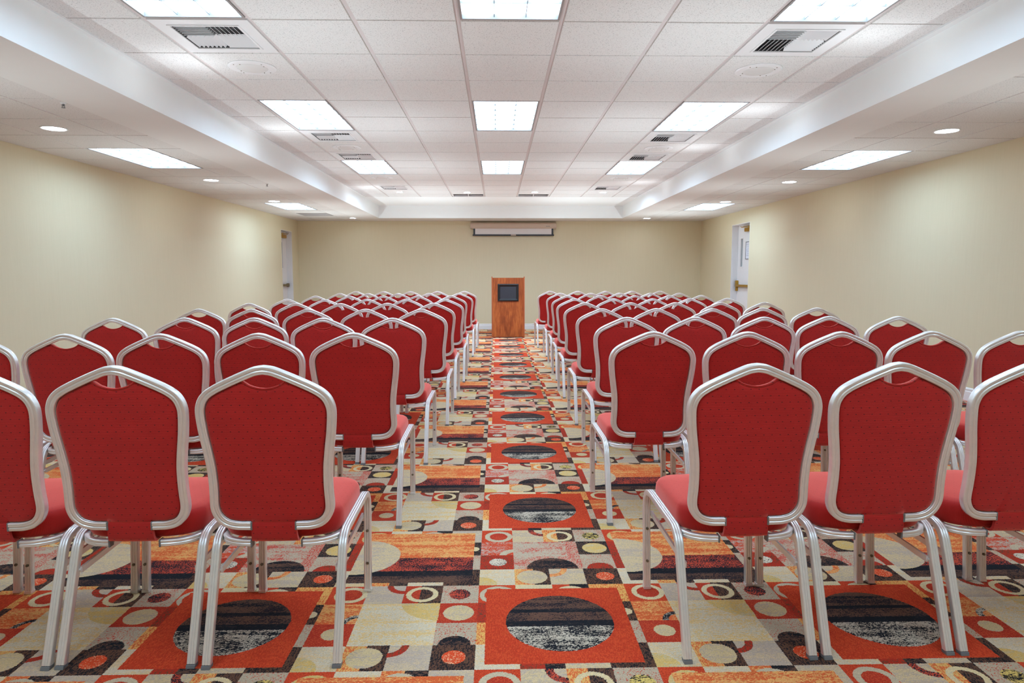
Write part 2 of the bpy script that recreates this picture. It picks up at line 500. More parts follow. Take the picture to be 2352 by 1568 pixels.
# troffer bays (columns 1, 4, 7 counted in xs), rows by index in ys
row0 = 10
bays = {}
for ci in (1, 4, 7):
    for r in (-7, -2, 3, 8):
        bays[(ci, row0 + r)] = 1; bays[(ci, row0 + r + 1)] = 1
ventrows = {(1, row0): 1, (7, row0): 1, (1, row0 + 5): 1, (7, row0 + 5): 1, (1, row0 + 7): 1, (7, row0 + 7): 1, (1, row0 + 12): 1, (7, row0 + 12): 1}
slots = {(3, len(ys) - 2): 1, (5, len(ys) - 2): 1}
skipf = lambda i, j: (i, j) in bays or (i, j) in ventrows or (i, j) in slots
tile_field('ceiling_tiles', xs, ys, ZC, M['tile'], skipf, gapy=.005)
# suspended grid and plenum deck: one slab with openings where fixtures sit
bm = bmesh.new()
for i in range(len(xs) - 1):
    for j in range(len(ys) - 1):
        x0, x1, y0, y1 = xs[i], xs[i + 1], ys[j], ys[j + 1]
        if skipf(i, j):
            e = .012
            if (i, j) in bays:
                if (i, j - 1) in bays: box(bm, x0, x0 + e, y0, y1, ZC + .010, ZC + .03); box(bm, x1 - e, x1, y0, y1, ZC + .010, ZC + .03); box(bm, x0 + e, x1 - e, y1 - e, y1, ZC + .010, ZC + .03)
                else: box(bm, x0, x0 + e, y0, y1, ZC + .010, ZC + .03); box(bm, x1 - e, x1, y0, y1, ZC + .010, ZC + .03); box(bm, x0 + e, x1 - e, y0, y0 + e, ZC + .010, ZC + .03)
            else:
                box(bm, x0, x0 + e, y0, y1, ZC + .010, ZC + .03); box(bm, x1 - e, x1, y0, y1, ZC + .010, ZC + .03)
                box(bm, x0 + e, x1 - e, y0, y0 + e, ZC + .010, ZC + .03); box(bm, x0 + e, x1 - e, y1 - e, y1, ZC + .010, ZC + .03)
        else:
            box(bm, x0, x1, y0, y1, ZC + .010, ZC + .03)
struct(finish('ceiling_grid', bm, M['tee']))
struct(bbox('ceiling', (XTL, XTR, YN, YT, ZC + .14, ZC + .2), M['gap']))
bm = bmesh.new()
box(bm, XTL, XTL + .035, ylow, YE, ZC, ZC + .14); box(bm, XTR - .05, XTR, ylow, YE, ZC, ZC + .14)
box(bm, XTL, XTR, YE, YT, ZC, ZC + .14); box(bm, XTL, XTR, YN, ylow, ZC, ZC + .14)
struct(finish('ceiling_margin', bm, M['drywall']))
# faces of the tray (dropped bulkheads) and the smooth strip beside the lower tiles
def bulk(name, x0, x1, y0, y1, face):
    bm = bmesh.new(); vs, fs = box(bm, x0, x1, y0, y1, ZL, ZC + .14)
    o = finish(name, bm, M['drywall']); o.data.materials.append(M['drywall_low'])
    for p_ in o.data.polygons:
        if p_.normal.z < -.5: p_.material_index = 1  # undersides greyer than the upright faces
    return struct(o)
SL, SR = -3.065, 3.225
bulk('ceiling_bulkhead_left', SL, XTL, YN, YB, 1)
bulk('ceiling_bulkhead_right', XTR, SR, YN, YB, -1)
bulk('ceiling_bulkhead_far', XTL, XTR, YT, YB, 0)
# lower tile ceilings
R2 = .6277; LY0 = 6.79
ysl = [y for y in (LY0 + k * R2 for k in range(-14, 15)) if y > YN + .05]
ysl = [YN] + ysl + [YB]
xsl = [XL, -4.005, -3.39, SL]; xsr = [SR, 3.572, 4.187, XR]
def jrow(y): return min(range(len(ysl)), key=lambda k: abs(ysl[k] - y))
lowbay = set()
for y in (LY0 - 8 * R2, LY0, LY0 + 8 * R2):
    lowbay |= {jrow(y), jrow(y) + 1}
lowvent = jrow(LY0 + 11 * R2)
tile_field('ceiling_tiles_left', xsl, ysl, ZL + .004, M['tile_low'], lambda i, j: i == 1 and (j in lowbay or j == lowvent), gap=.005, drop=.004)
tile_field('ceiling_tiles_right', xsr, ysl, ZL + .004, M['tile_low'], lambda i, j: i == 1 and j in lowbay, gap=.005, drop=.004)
for nm, X_ in (('left', xsl), ('right', xsr)):
    bm = bmesh.new()
    for i in range(3):
        for j in range(len(ysl) - 1):
            if i == 1 and j in lowbay: continue
            box(bm, X_[i], X_[i + 1], ysl[j], ysl[j + 1], ZL + .0085, ZL + .14)
    struct(finish('ceiling_grid_' + nm, bm, M['tee']))
    struct(bbox('ceiling_deck_' + nm, (min(X_), max(X_), YN, YB, ZL + .14, ZC + .2), M['gap']))

# ------------------------------------------------------------------ troffers
def make_troffer(w, l):
    r = empty('ceiling_light')
    bm = bmesh.new(); e = .014; h = .035
    for d in ((-w/2, -w/2 + e, -l/2, l/2), (w/2 - e, w/2, -l/2, l/2), (-w/2 + e, w/2 - e, -l/2, -l/2 + e), (-w/2 + e, w/2 - e, l/2 - e, l/2)):
        box(bm, *d, 0, h)
    finish('frame', bm, M['grey_metal'], r)
    bm = bmesh.new()
    box(bm, -w/2 + e, w/2 - e, -l/2 + e, l/2 - e, .028, .033)
    finish('lens', bm, M['lens'], r)
    bm = bmesh.new(); t = .0022
    for k in (1, 2):
        x = -w/2 + e + (w - 2 * e) * k / 3; box(bm, x - t, x + t, -l/2 + e, l/2 - e, .012, .028)
    for k in range(1, 6):
        y = -l/2 + e + (l - 2 * e) * k / 6; box(bm, -w/2 + e, w/2 - e, y - t, y + t, .013, .028)
    finish('louver', bm, M['louver'], r)
    return r
tro = make_troffer(T - .026, 2 * T - .026)
cols = [('left', GX - 3 * T + T / 2), ('center', GX + T / 2), ('right', GX + 3 * T + T / 2)]
rows = [(-7, 'behind the viewer'), (-2, 'nearest'), (3, 'second'), (8, 'third')]  # row behind the viewer is unseen, added for its light
first = True
for cn, cx in cols:
    for r, rn in rows:
        loc = (cx, GY + (r + 1) * T, ZC + .002)
        if first: q = tro; q.location = loc; first = False
        else: q = clone(tro, loc)
        colname = {'left': 'left column', 'center': 'middle column', 'right': 'right column'}[cn]
        if r == -7: lab = 'unseen fluorescent ceiling panel added for light above the viewer, %s of the raised ceiling' % colname
        else: lab = 'lit white fluorescent panel in the raised ceiling, %s, %s from the camera' % (colname, rn)
        tag(q, lab, 'ceiling light', 'fluorescent panels in the raised ceiling')
troL = make_troffer(.602, 2 * R2 - .012); first = True
for sn, cx in (('left', (xsl[1] + xsl[2]) / 2), ('right', (xsr[1] + xsr[2]) / 2)):
    for k, rn in ((-8, 'one nearest the camera'), (0, 'nearer visible one'), (8, 'farther one')):
        loc = (cx, LY0 + (k + 1) * R2, ZL + .006)
        if first: q = troL; q.location = loc; first = False
        else: q = clone(troL, loc)
        tag(q, 'lit fluorescent panel in the low ceiling beside the %s wall, %s' % (sn, rn), 'ceiling light', 'fluorescent panels in the low side ceilings')

# ------------------------------------------------------------------ air vents
def slats(bm, x0, x1, y0, y1, along, n, tilt, wd, z):
    for k in range(n):
        if along == 'X':
            y = y0 + (y1 - y0) * (k + .5) / n
            mt = Matrix.Translation(((x0 + x1) / 2, y, z)) @ Matrix.Rotation(-tilt, 4, 'X')
            box(bm, -(x1 - x0) / 2, (x1 - x0) / 2, -wd / 2, wd / 2, -.0008, .0008, mt)
        else:
            x = x0 + (x1 - x0) * (k + .5) / n
            mt = Matrix.Translation((x, (y0 + y1) / 2, z)) @ Matrix.Rotation(tilt, 4, 'Y')
            box(bm, -wd / 2, wd / 2, -(y1 - y0) / 2, (y1 - y0) / 2, -.0008, .0008, mt)
def make_vent(mirror):
    r = empty('air_vent'); W = T / 2 - .013; a = .20
    bm = bmesh.new()
    for d in ((-W, W, -W, -a), (-W, W, a, W), (-W, -a, -a, a), (a, W, -a, a)): box(bm, *d, 0, .012)
    finish('panel', bm, M['white_metal'], r)
    bm = bmesh.new(); t = .014
    for d in ((-a - t, a + t, -a - t, -a), (-a - t, a + t, a, a + t), (-a - t, -a, -a, a), (a, a + t, -a, a)): box(bm, *d, -.006, .002)
    finish('frame', bm, M['white_metal'], r, 30)
    bm = bmesh.new(); box(bm, -a, a, -a, a, .05, .055); box(bm, -a, -a + .004, -a, a, .002, .05); box(bm, a - .004, a, -a, a, .002, .05)
    box(bm, -a, a, -a, -a + .004, .002, .05); box(bm, -a, a, a - .004, a, .002, .05)
    finish('duct', bm, M['gap'], r)
    s = -1 if mirror else 1
    for (qx, qy, al, tl) in ((-1, -1, 'X', -.80), (1, -1, 'Y', .85), (-1, 1, 'Y', -.85), (1, 1, 'X', .80)):
        bm = bmesh.new()
        x0, x1 = (-a + .004, -.003) if qx < 0 else (.003, a - .004)
        y0, y1 = (-a + .004, -.003) if qy < 0 else (.003, a - .004)
        slats(bm, x0, x1, y0, y1, al, 7, tl, .03, .012)
        finish('louver', bm, M['white_metal'], r)
    return r
vL = make_vent(False); vR = make_vent(True)
names = ['nearest the camera', 'second from the camera', 'third from the camera', 'farthest from the camera']
for side, root, cx in (('left', vL, GX - 3 * T + T / 2), ('right', vR, GX + 3 * T + T / 2)):
    for k, r in enumerate((0, 5, 7, 12)):
        loc = (cx, GY + (r + .5) * T, ZC)
        if k == 0: q = root; q.location = loc
        else: q = clone(root, loc)
        tag(q, 'square white air vent in the raised ceiling, %s side, %s' % (side, names[k]), 'air vent', 'square air vents in the raised ceiling')

# ------------------------------------------------------------------ ceiling speakers
sp = empty('ceiling_speaker')
bm = bmesh.new(); lathe(bm, [(.165, .002), (.166, -.004), (.160, -.009), (.150, -.011), (.112, -.010), (.108, -.007), (.108, .002)]); finish('rim', bm, M['white_metal'], sp, 30)
bm = bmesh.new(); lathe(bm, [(.108, -.007), (.10, -.012), (.05, -.016), (0, -.017)])
g = finish('grille', bm, M['grille'], sp, 60)
bm = bmesh.new()
for k in range(4):
    for rr in (.137, .112):
        an = PI / 4 + k * PI / 2 + (.3 if rr < .13 else 0)
        cyl(bm, (rr * math.cos(an), rr * math.sin(an), -.0115), .004, .003, seg=8)
finish('screws', bm, M['steel'], sp)
first = True
for side, cx in (('left', GX - 2.5 * T), ('right', GX + 3.5 * T)):
    for k, r in enumerate((1.5, 6.5, 10.5)):
        loc = (cx, GY + r * T, ZC)
        if first: q = sp; q.location = loc; first = False
        else: q = clone(sp, loc)
        tag(q, 'round white ceiling speaker, %s side of the raised ceiling, %s' % (side, ('nearest the camera', 'second from the camera', 'farthest from the camera')[k]), 'ceiling speaker', 'round ceiling speakers')

# ------------------------------------------------------------------ downlights
def make_down(r_, mat, name='recessed_downlight'):
    e = empty(name)
    bm = bmesh.new(); lathe(bm, [(r_ * 1.16, .0005), (r_ * 1.16, -.004), (r_ * 1.02, -.005), (r_, -.002), (r_, .0005)]); finish('trim_ring', bm, M['white_metal'], e, 30)
    bm = bmesh.new(); lathe(bm, [(r_, -.001), (r_ * .6, -.0025), (0, -.003)]); finish('lens', bm, mat, e, 60)
    return e
dn = make_down(.088, M['bulb']); first = True
dl = [(-3.71, 5.88, 'low ceiling by the left wall, nearest the camera'), (-3.70, 8.98, 'low ceiling by the left wall, second from the camera'), (-3.71, 11.50, 'low ceiling, left side, just before the farther panel'), (-3.12 + .03, 14.85, 'low ceiling in the far left corner of the room'),
      (3.87, 5.85, 'low ceiling by the right wall, nearest the camera'), (3.90, 9.05, 'low ceiling by the right wall, second from the camera'), (3.88, 11.50, 'low ceiling, right side, just before the farther panel'), (3.28, 14.86, 'low ceiling in the far right corner of the room')]
for x, y, lab in dl:
    z = ZL + .004 if (x < SL or x > SR) else ZL
    loc = (x, y, z - .0005)
    if first: q = dn; q.location = loc; first = False
    else: q = clone(dn, loc)
    tag(q, 'lit round downlight in the ' + lab, 'downlight', 'round downlights in the low ceilings')
ds = make_down(.052, M['bulb_low'], 'small_spotlight'); first = True
for x, y, lab in ((-.53, 12.38, 'before the left dark return slot'), (.69, 12.33, 'before the right dark return slot'), (-1.74, 12.33, 'behind the farthest left air vent'), (1.93, 12.35, 'behind the farthest right air vent')):
    loc = (x, y, ZC - .0005)
    if first: q = ds; q.location = loc; first = False
    else: q = clone(ds, loc)
    tag(q, 'small round spotlight in the raised ceiling, ' + lab, 'spotlight', 'small spotlights in the raised ceiling')

# return air slots at the far end of the tray and flush grille in the low ceiling
def make_slot(w, l):
    r = empty('return_air_slot')
    bm = bmesh.new(); e = .012
    for d in ((-w/2, -w/2 + e, -l/2, l/2), (w/2 - e, w/2, -l/2, l/2), (-w/2 + e, w/2 - e, -l/2, -l/2 + e), (-w/2 + e, w/2 - e, l/2 - e, l/2), (-.006, .006, -l/2, l/2)): box(bm, *d, 0, .03)
    finish('frame', bm, M['white_metal'], r)
    bm = bmesh.new(); box(bm, -w/2, w/2, -l/2, l/2, .05, .1); finish('duct', bm, M['gap'], r)
    return r
sl_ = make_slot(T - .026, YE - ys[-2] - .03)
yy = (ys[-2] + YE) / 2
sl_.location = (GX - T / 2, yy, ZC + .001)
s2 = clone(sl_, (GX + 1.5 * T, yy, ZC + .001))
tag(sl_, 'dark rectangular return air slot at far end of raised ceiling, left of centre', 'air vent', 'dark return air slots')
tag(s2, 'dark rectangular return air slot at far end of raised ceiling, right of centre', 'air vent', 'dark return air slots')
r = empty('return_grille', ((xsl[1] + xsl[2]) / 2, ysl[lowvent] + R2 / 2, ZL + .002))
bm = bmesh.new(); w_ = .60
for d in ((-.3, -.27, -.3, .3), (.27, .3, -.3, .3), (-.27, .27, -.3, -.27), (-.27, .27, .27, .3)): box(bm, *d, 0, .006)
finish('frame', bm, M['grey_metal'], r)
bm = bmesh.new(); slats(bm, -.27, .27, -.27, .27, 'X', 22, .6, .02, .004); finish('louver', bm, M['grey_metal'], r)
tag(r, 'flat grey return grille in the low left ceiling, behind the farther fluorescent panel', 'air vent')

# sprinkler heads
spk = empty('sprinkler_head')
bm = bmesh.new(); lathe(bm, [(.028, .001), (.027, -.006), (.018, -.010), (.012, -.011), (0, -.011)], 20); finish('escutcheon', bm, M['white_metal'], spk, 40)
bm = bmesh.new(); cyl(bm, (0, 0, -.022), .007, .024, seg=10); box(bm, -.014, -.011, -.003, .003, -.045, -.012); box(bm, .011, .014, -.003, .003, -.045, -.012); box(bm, -.014, .014, -.003, .003, -.047, -.044)
finish('sprinkler_body', bm, M['cap'], spk)
bm = bmesh.new(); cyl(bm, (0, 0, -.049), .019, .003, seg=12); finish('deflector', bm, M['cap'], spk)
spk.location = (SL - .031, 5.03, ZL + .0035); tag(spk, 'small dark sprinkler head in the low left ceiling, nearer one', 'sprinkler', 'sprinkler heads in the low left ceiling'); spk.scale = (.7, .7, .7)
q = clone(spk, (SL - .04, 9.35, ZL + .0035)); tag(q, 'small dark sprinkler head in the low left ceiling, farther one', 'sprinkler', 'sprinkler heads in the low left ceiling')

# ------------------------------------------------------------------ doors
def door(n, X, s, d, sign):
    """s: outward direction (+1 right wall, -1 left wall); leaf sits .12 deep in the wall."""
    y0, y1, zt = d; dep = .125
    r = empty('door_%d' % n, (X, (y0 + y1) / 2, 0)); struct(r)
    f = lambda a, b: (min(a, b), max(a, b))
    hy = (y1 - y0) / 2
    bm = bmesh.new(); j = .012
    xa, xb = f(0, s * .23)
    box(bm, xa, xb, -hy, -hy + j, 0, zt); box(bm, xa, xb, hy - j, hy, 0, zt); box(bm, xa, xb, -hy + j, hy - j, zt - j, zt)
    xa, xb = f(s * (dep + .045), s * (dep + .07))
    box(bm, xa, xb, -hy + j, -hy + j + .02, 0, zt - j); box(bm, xa, xb, hy - j - .02, hy - j, 0, zt - j)
    # small stepped rabbet on the jamb
    xa, xb = f(s * .02, s * .06)
    box(bm, xa, xb, hy - j - .004, hy - j, 0, zt - j); box(bm, xa, xb, -hy + j, -hy + j + .004, 0, zt - j)
    finish('jamb', bm, M['doorp'], r)
    lf = bmesh.new(); xa, xb = f(s * dep, s * (dep + .044))
    # leaf with a slot for the vision glass
    g0, g1, gz0, gz1 = hy - .29, hy - .185, 1.42, 1.97
    if n == 1: g0, g1 = hy - .46, hy - .305
    ly0, ly1 = -hy + j + .003, hy - j - .003
    box(lf, xa, xb, ly0, g0, .008, zt - j - .003); box(lf, xa, xb, g1, ly1, .008, zt - j - .003)
    box(lf, xa, xb, g0, g1, .008, gz0); box(lf, xa, xb, g0, g1, gz1, zt - j - .003)
    leaf = finish('door_leaf', lf, M['doorp'], r)
    bm = bmesh.new(); xa, xb = f(s * (dep + .018), s * (dep + .026)); box(bm, xa, xb, g0, g1, gz0, gz1); finish('vision_glass', bm, M['glass'], leaf)
    bm = bmesh.new(); xa, xb = f(s * (dep - .006), s * (dep + .002)); e = .014
    for q_ in ((g0 - e, g0, gz0 - e, gz1 + e), (g1, g1 + e, gz0 - e, gz1 + e), (g0, g1, gz0 - e, gz0), (g0, g1, gz1, gz1 + e)): box(bm, xa, xb, q_[0], q_[1], q_[2], q_[3])
    finish('glass_trim', bm, M['doorp'], leaf)
    # closer on the hinge side, near the head
    bm = bmesh.new(); xa, xb = f(s * (dep - .055), s * dep)
    c0, c1 = (-hy + .06, .0) if n == 2 else (-hy + .05, hy - .13)
    box(bm, xa, xb, c0, c1, zt - .16, zt - .085); bmesh.ops.bevel(bm, geom=list(bm.edges), offset=.006, segments=2, affect='EDGES')
    cl = finish('door_closer', bm, M['brass'], leaf, 40)
    bm = bmesh.new(); xa, xb = f(s * (dep - .05), s * (dep - .035))
    box(bm, xa, xb, (c0 + c1) / 2 - .02, c1 + (.18 if n == 2 else .10), zt - .07, zt - .055); box(bm, min(s * (dep - .06), s * .06), max(s * (dep - .06), s * .06), c1 + (.15 if n == 2 else .07), c1 + (.18 if n == 2 else .10), zt - .055, zt - .04)
    cyl(bm, (s * (dep - .042), (c0 + c1) / 2, zt - .08), .012, .02, seg=12)
    finish('closer_arm', bm, M['brass'], cl)
    # push bar
    bm = bmesh.new(); zb = 1.045; m_ = M['brass'] if n == 2 else M['bronze']
    xa, xb = f(s * (dep - .06), s * (dep - .02))
    box(bm, xa, xb, -hy + .08, hy - .06, zb - .022, zb + .022); box(bm, *f(s * (dep - .04), s * dep), -hy + .08, -hy + .14, zb - .03, zb + .03)
    bmesh.ops.bevel(bm, geom=list(bm.edges), offset=.004, segments=2, affect='EDGES')
    pb = finish('push_bar', bm, m_, leaf, 40)
    bm = bmesh.new()
    if n == 2:
        box(bm, *f(s * (dep - .05), s * dep), hy - .105, hy - .035, zb - .03, zb + .10); box(bm, *f(s * (dep - .045), s * dep), hy - .09, hy - .045, zb - .11, zb - .03)
    else: box(bm, *f(s * (dep - .055), s * dep), hy - .09, hy - .03, zb - .035, zb + .035)
    bmesh.ops.bevel(bm, geom=list(bm.edges), offset=.005, segments=2, affect='EDGES')
    finish('latch_case', bm, m_, pb, 40)
    return r
door(1, XL, -1, DL, 0); door(2, XR, 1, DR, 0)
# framed notice hung on the right door
nb = empty('framed_notice', (XR + .125 - .002, 13.015, 1.73))
bm = bmesh.new()
for q_ in ((-.13, -.118, -.17, .17), (.118, .13, -.17, .17), (-.118, .118, -.17, -.158), (-.118, .118, .158, .17)): box(bm, -.012, 0, *q_)
finish('frame', bm, M['cap'], nb)
bm = bmesh.new(); box(bm, -.006, 0, -.118, .118, -.158, .158); finish('sheet', bm, M['paper'], nb)
bm = bmesh.new()
for k in range(7): box(bm, -.0068, -.006, -.09, .09 - .02 * (k % 3), .11 - k * .035, .115 - k * .035)
finish('printed_lines', bm, M['cap'], nb)
tag(nb, 'small framed notice on the white door in the right wall', 'notice')

# ------------------------------------------------------------------ projection screen
sc = empty('projection_screen', (.384, YB - .003, 2.145))
X0, X1 = -.975, .975
bm = bmesh.new(); box(bm, X0, X1, -.115, -.012, .172, .305)
bmesh.ops.bevel(bm, geom=[e for e in bm.edges if abs((e.verts[0].co - e.verts[1].co).x) > .5], offset=.022, segments=4, affect='EDGES')
finish('housing', bm, M['housing'], sc, 40)
for x in (X0 - .008, X1):
    bm = bmesh.new(); box(bm, x, x + .008, -.12, -.008, .165, .308); bmesh.ops.bevel(bm, geom=list(bm.edges), offset=.002, segments=1, affect='EDGES'); finish('end_cap', bm, M['housing'], sc)
bm = bmesh.new(); box(bm, X0 + .10, X1 - .10, -.070, -.068, .03, .18); finish('fabric', bm, M['screen'], sc)
bm = bmesh.new(); box(bm, X0 + .06, X0 + .10, -.0705, -.0675, .03, .18); box(bm, X1 - .10, X1 - .06, -.0705, -.0675, .03, .18); finish('fabric_border', bm, M['black'], sc)
bm = bmesh.new(); box(bm, X0 + .04, X1 - .04, -.085, -.053, .005, .04); bmesh.ops.bevel(bm, geom=list(bm.edges), offset=.008, segments=3, affect='EDGES'); bar = finish('weight_bar', bm, M['black'], sc, 40)
bm = bmesh.new(); box(bm, -.058, .058, -.0875, -.084, .014, .034); finish('bar_label', bm, M['housing'], bar)
bm = bmesh.new(); box(bm, -.05, .05, -.012, 0, .2, .28); box(bm, X0 + .1, X0 + .16, -.012, 0, .2, .28); box(bm, X1 - .16, X1 - .1, -.012, 0, .2, .28); finish('wall_bracket', bm, M['cap'], sc)
bm = bmesh.new()
for k, (a, b) in enumerate(((0, .018), (.022, .034), (.038, .054), (.058, .066), (.070, .088))): box(bm, .745 + a, .745 + b, -.1155, -.1145, .214, .226)
finish('maker_mark', bm, M['cap'], sc)
tag(sc, 'pull-down projection screen, nearly rolled up, in beige housing on the far wall', 'projection screen')

# ------------------------------------------------------------------ lectern
lc = empty('lectern', (.2275, 13.574, 0))
W2, H, Dp = .3325, 1.205, .46
bm = bmesh.new(); box(bm, -W2 + .02, W2 - .02, .006, .026, .012, H); finish('front_panel', bm, M['wood'], lc)
for s in (-1, 1):
    bm = bmesh.new(); xa, xb = (-W2, -W2 + .02) if s < 0 else (W2 - .02, W2)
    vs, fs = box(bm, xa, xb, -.004, Dp, .0, H + .025)
    for v in vs:
        if v.co.z > 1 and v.co.y > .2: v.co.z -= .16
    bmesh.ops.bevel(bm, geom=list(bm.edges), offset=.003, segments=2, affect='EDGES')
    finish('side_panel', bm, M['wood_edge'], lc, 40)
bm = bmesh.new(); vs, fs = box(bm, -W2 + .02, W2 - .02, .026, Dp, H - .03, H - .01)
for v in vs:
    if v.co.y > .2: v.co.z -= .15
finish('reading_top', bm, M['wood'], lc)
bm = bmesh.new(); box(bm, -W2 + .02, W2 - .02, .026, Dp - .02, .10, .12); box(bm, -W2 + .02, W2 - .02, .026, Dp - .02, .55, .57); finish('shelf', bm, M['wood'], lc)
# picture-frame like black plaque: bevelled rim and recessed board
pl = empty('plaque'); pl.parent = lc; pl.location = (0, .006, .908)
pl_obj = pl
bm = bmesh.new(); a, b = .211, .1735; w = .052
def rect_ring(z, ax, az): return [bm.verts.new(p_) for p_ in ((-ax, z, -az), (ax, z, -az), (ax, z, az), (-ax, z, az))]
rg = [rect_ring(0, a, b), rect_ring(-.014, a, b), rect_ring(-.026, a - .016, b - .016), rect_ring(-.024, a - .030, b - .030), rect_ring(-.006, a - w, b - w)]
for r0, r1 in zip(rg, rg[1:]):
    for i in range(4): bm.faces.new((r0[i], r0[(i + 1) % 4], r1[(i + 1) % 4], r1[i]))
plq = finish('plaque_rim', bm, M['black'], lc); plq.location = (0, .006, .908)
bm = bmesh.new(); box(bm, -a + w, a - w, -.006, 0, -b + w, b - w); finish('plaque_board', bm, M['charcoal'], plq)
bpy.data.objects.remove(pl_obj)
tag(lc, 'cherry wood lectern with black framed plaque at the end of the aisle', 'lectern')

# ------------------------------------------------------------------ banquet chair
def yb(z): return .07 - (z - .45) * .10      # leaning back plane
BN = Vector((0, 1, .10)).normalized()         # its normal, pointing to the front
def ribbed(hw, hd, sides):
    """rounded rectangle in (a, b); sides: which faces carry two grooves ('-b','+a','-a')."""
    r = .0042; g = .0030; out = []
    def corner(cx, cy, a0):
        for k in range(4):
            an = a0 + k * PI / 6; out.append((cx + r * math.cos(an), cy + r * math.sin(an)))
    def groove(side):
        # rounded ridges: one broad valley and a finer line towards the outer edge
        L = (hw if side in ('-b', '+b') else hd) - r
        main = side == sides[0]
        K = 14
        for k_ in range(1, K):
            t = -1 + 2 * k_ / K
            if main: d = g * math.exp(-((t - .08) / .17) ** 2) + .45 * g * math.exp(-((t + .80) / .12) ** 2)
            else: d = .9 * g * (math.exp(-((t + .42) / .13) ** 2) + math.exp(-((t - .42) / .13) ** 2))
            x_ = t * L
            if side == '-b': out.append((x_, -hd + d))
            if side == '+a': out.append((hw - d, x_))
            if side == '+b': out.append((-x_, hd - d))
            if side == '-a': out.append((-hw + d, -x_))
    corner(-hw + r, -hd + r, PI)
    if '-b' in sides: groove('-b')
    corner(hw - r, -hd + r, -PI / 2)
    if '+a' in sides: groove('+a')
    corner(hw - r, hd - r, 0)
    if '+b' in sides: groove('+b')
    corner(-hw + r, hd - r, PI / 2)
    if '-a' in sides: groove('-a')
    return out

OUT = [(0, .984), (.030, .9795), (.060, .968), (.095, .953), (.130, .937), (.162, .921), (.188, .904), (.206, .884), (.2165, .860), (.2205, .835), (.2190, .800), (.2145, .757), (.2065, .703), (.2000, .650), (.1980, .600), (.1985, .560), (.2000, .528), (.1975, .500), (.184, .470), (.158, .447), (.124, .437), (.098, .4355), (.0745, .435)]
def offset(poly, d):
    out = []; n = len(poly)
    for i in range(n):
        a = Vector(poly[max(0, i - 1)]); b = Vector(poly[min(n - 1, i + 1)])
        if i == 0: a = Vector((-poly[1][0], poly[1][1]))
        t = (b - a).normalized(); nn = Vector((t.y, -t.x))
        p_ = Vector(poly[i]) + nn * d
        out.append((p_.x, p_.y))
    return out
# travelling from the apex to the lower right, the right-hand normal (t.y,-t.x) points inward
CL = offset(OUT, .0140)
INN = offset(OUT, .0275)

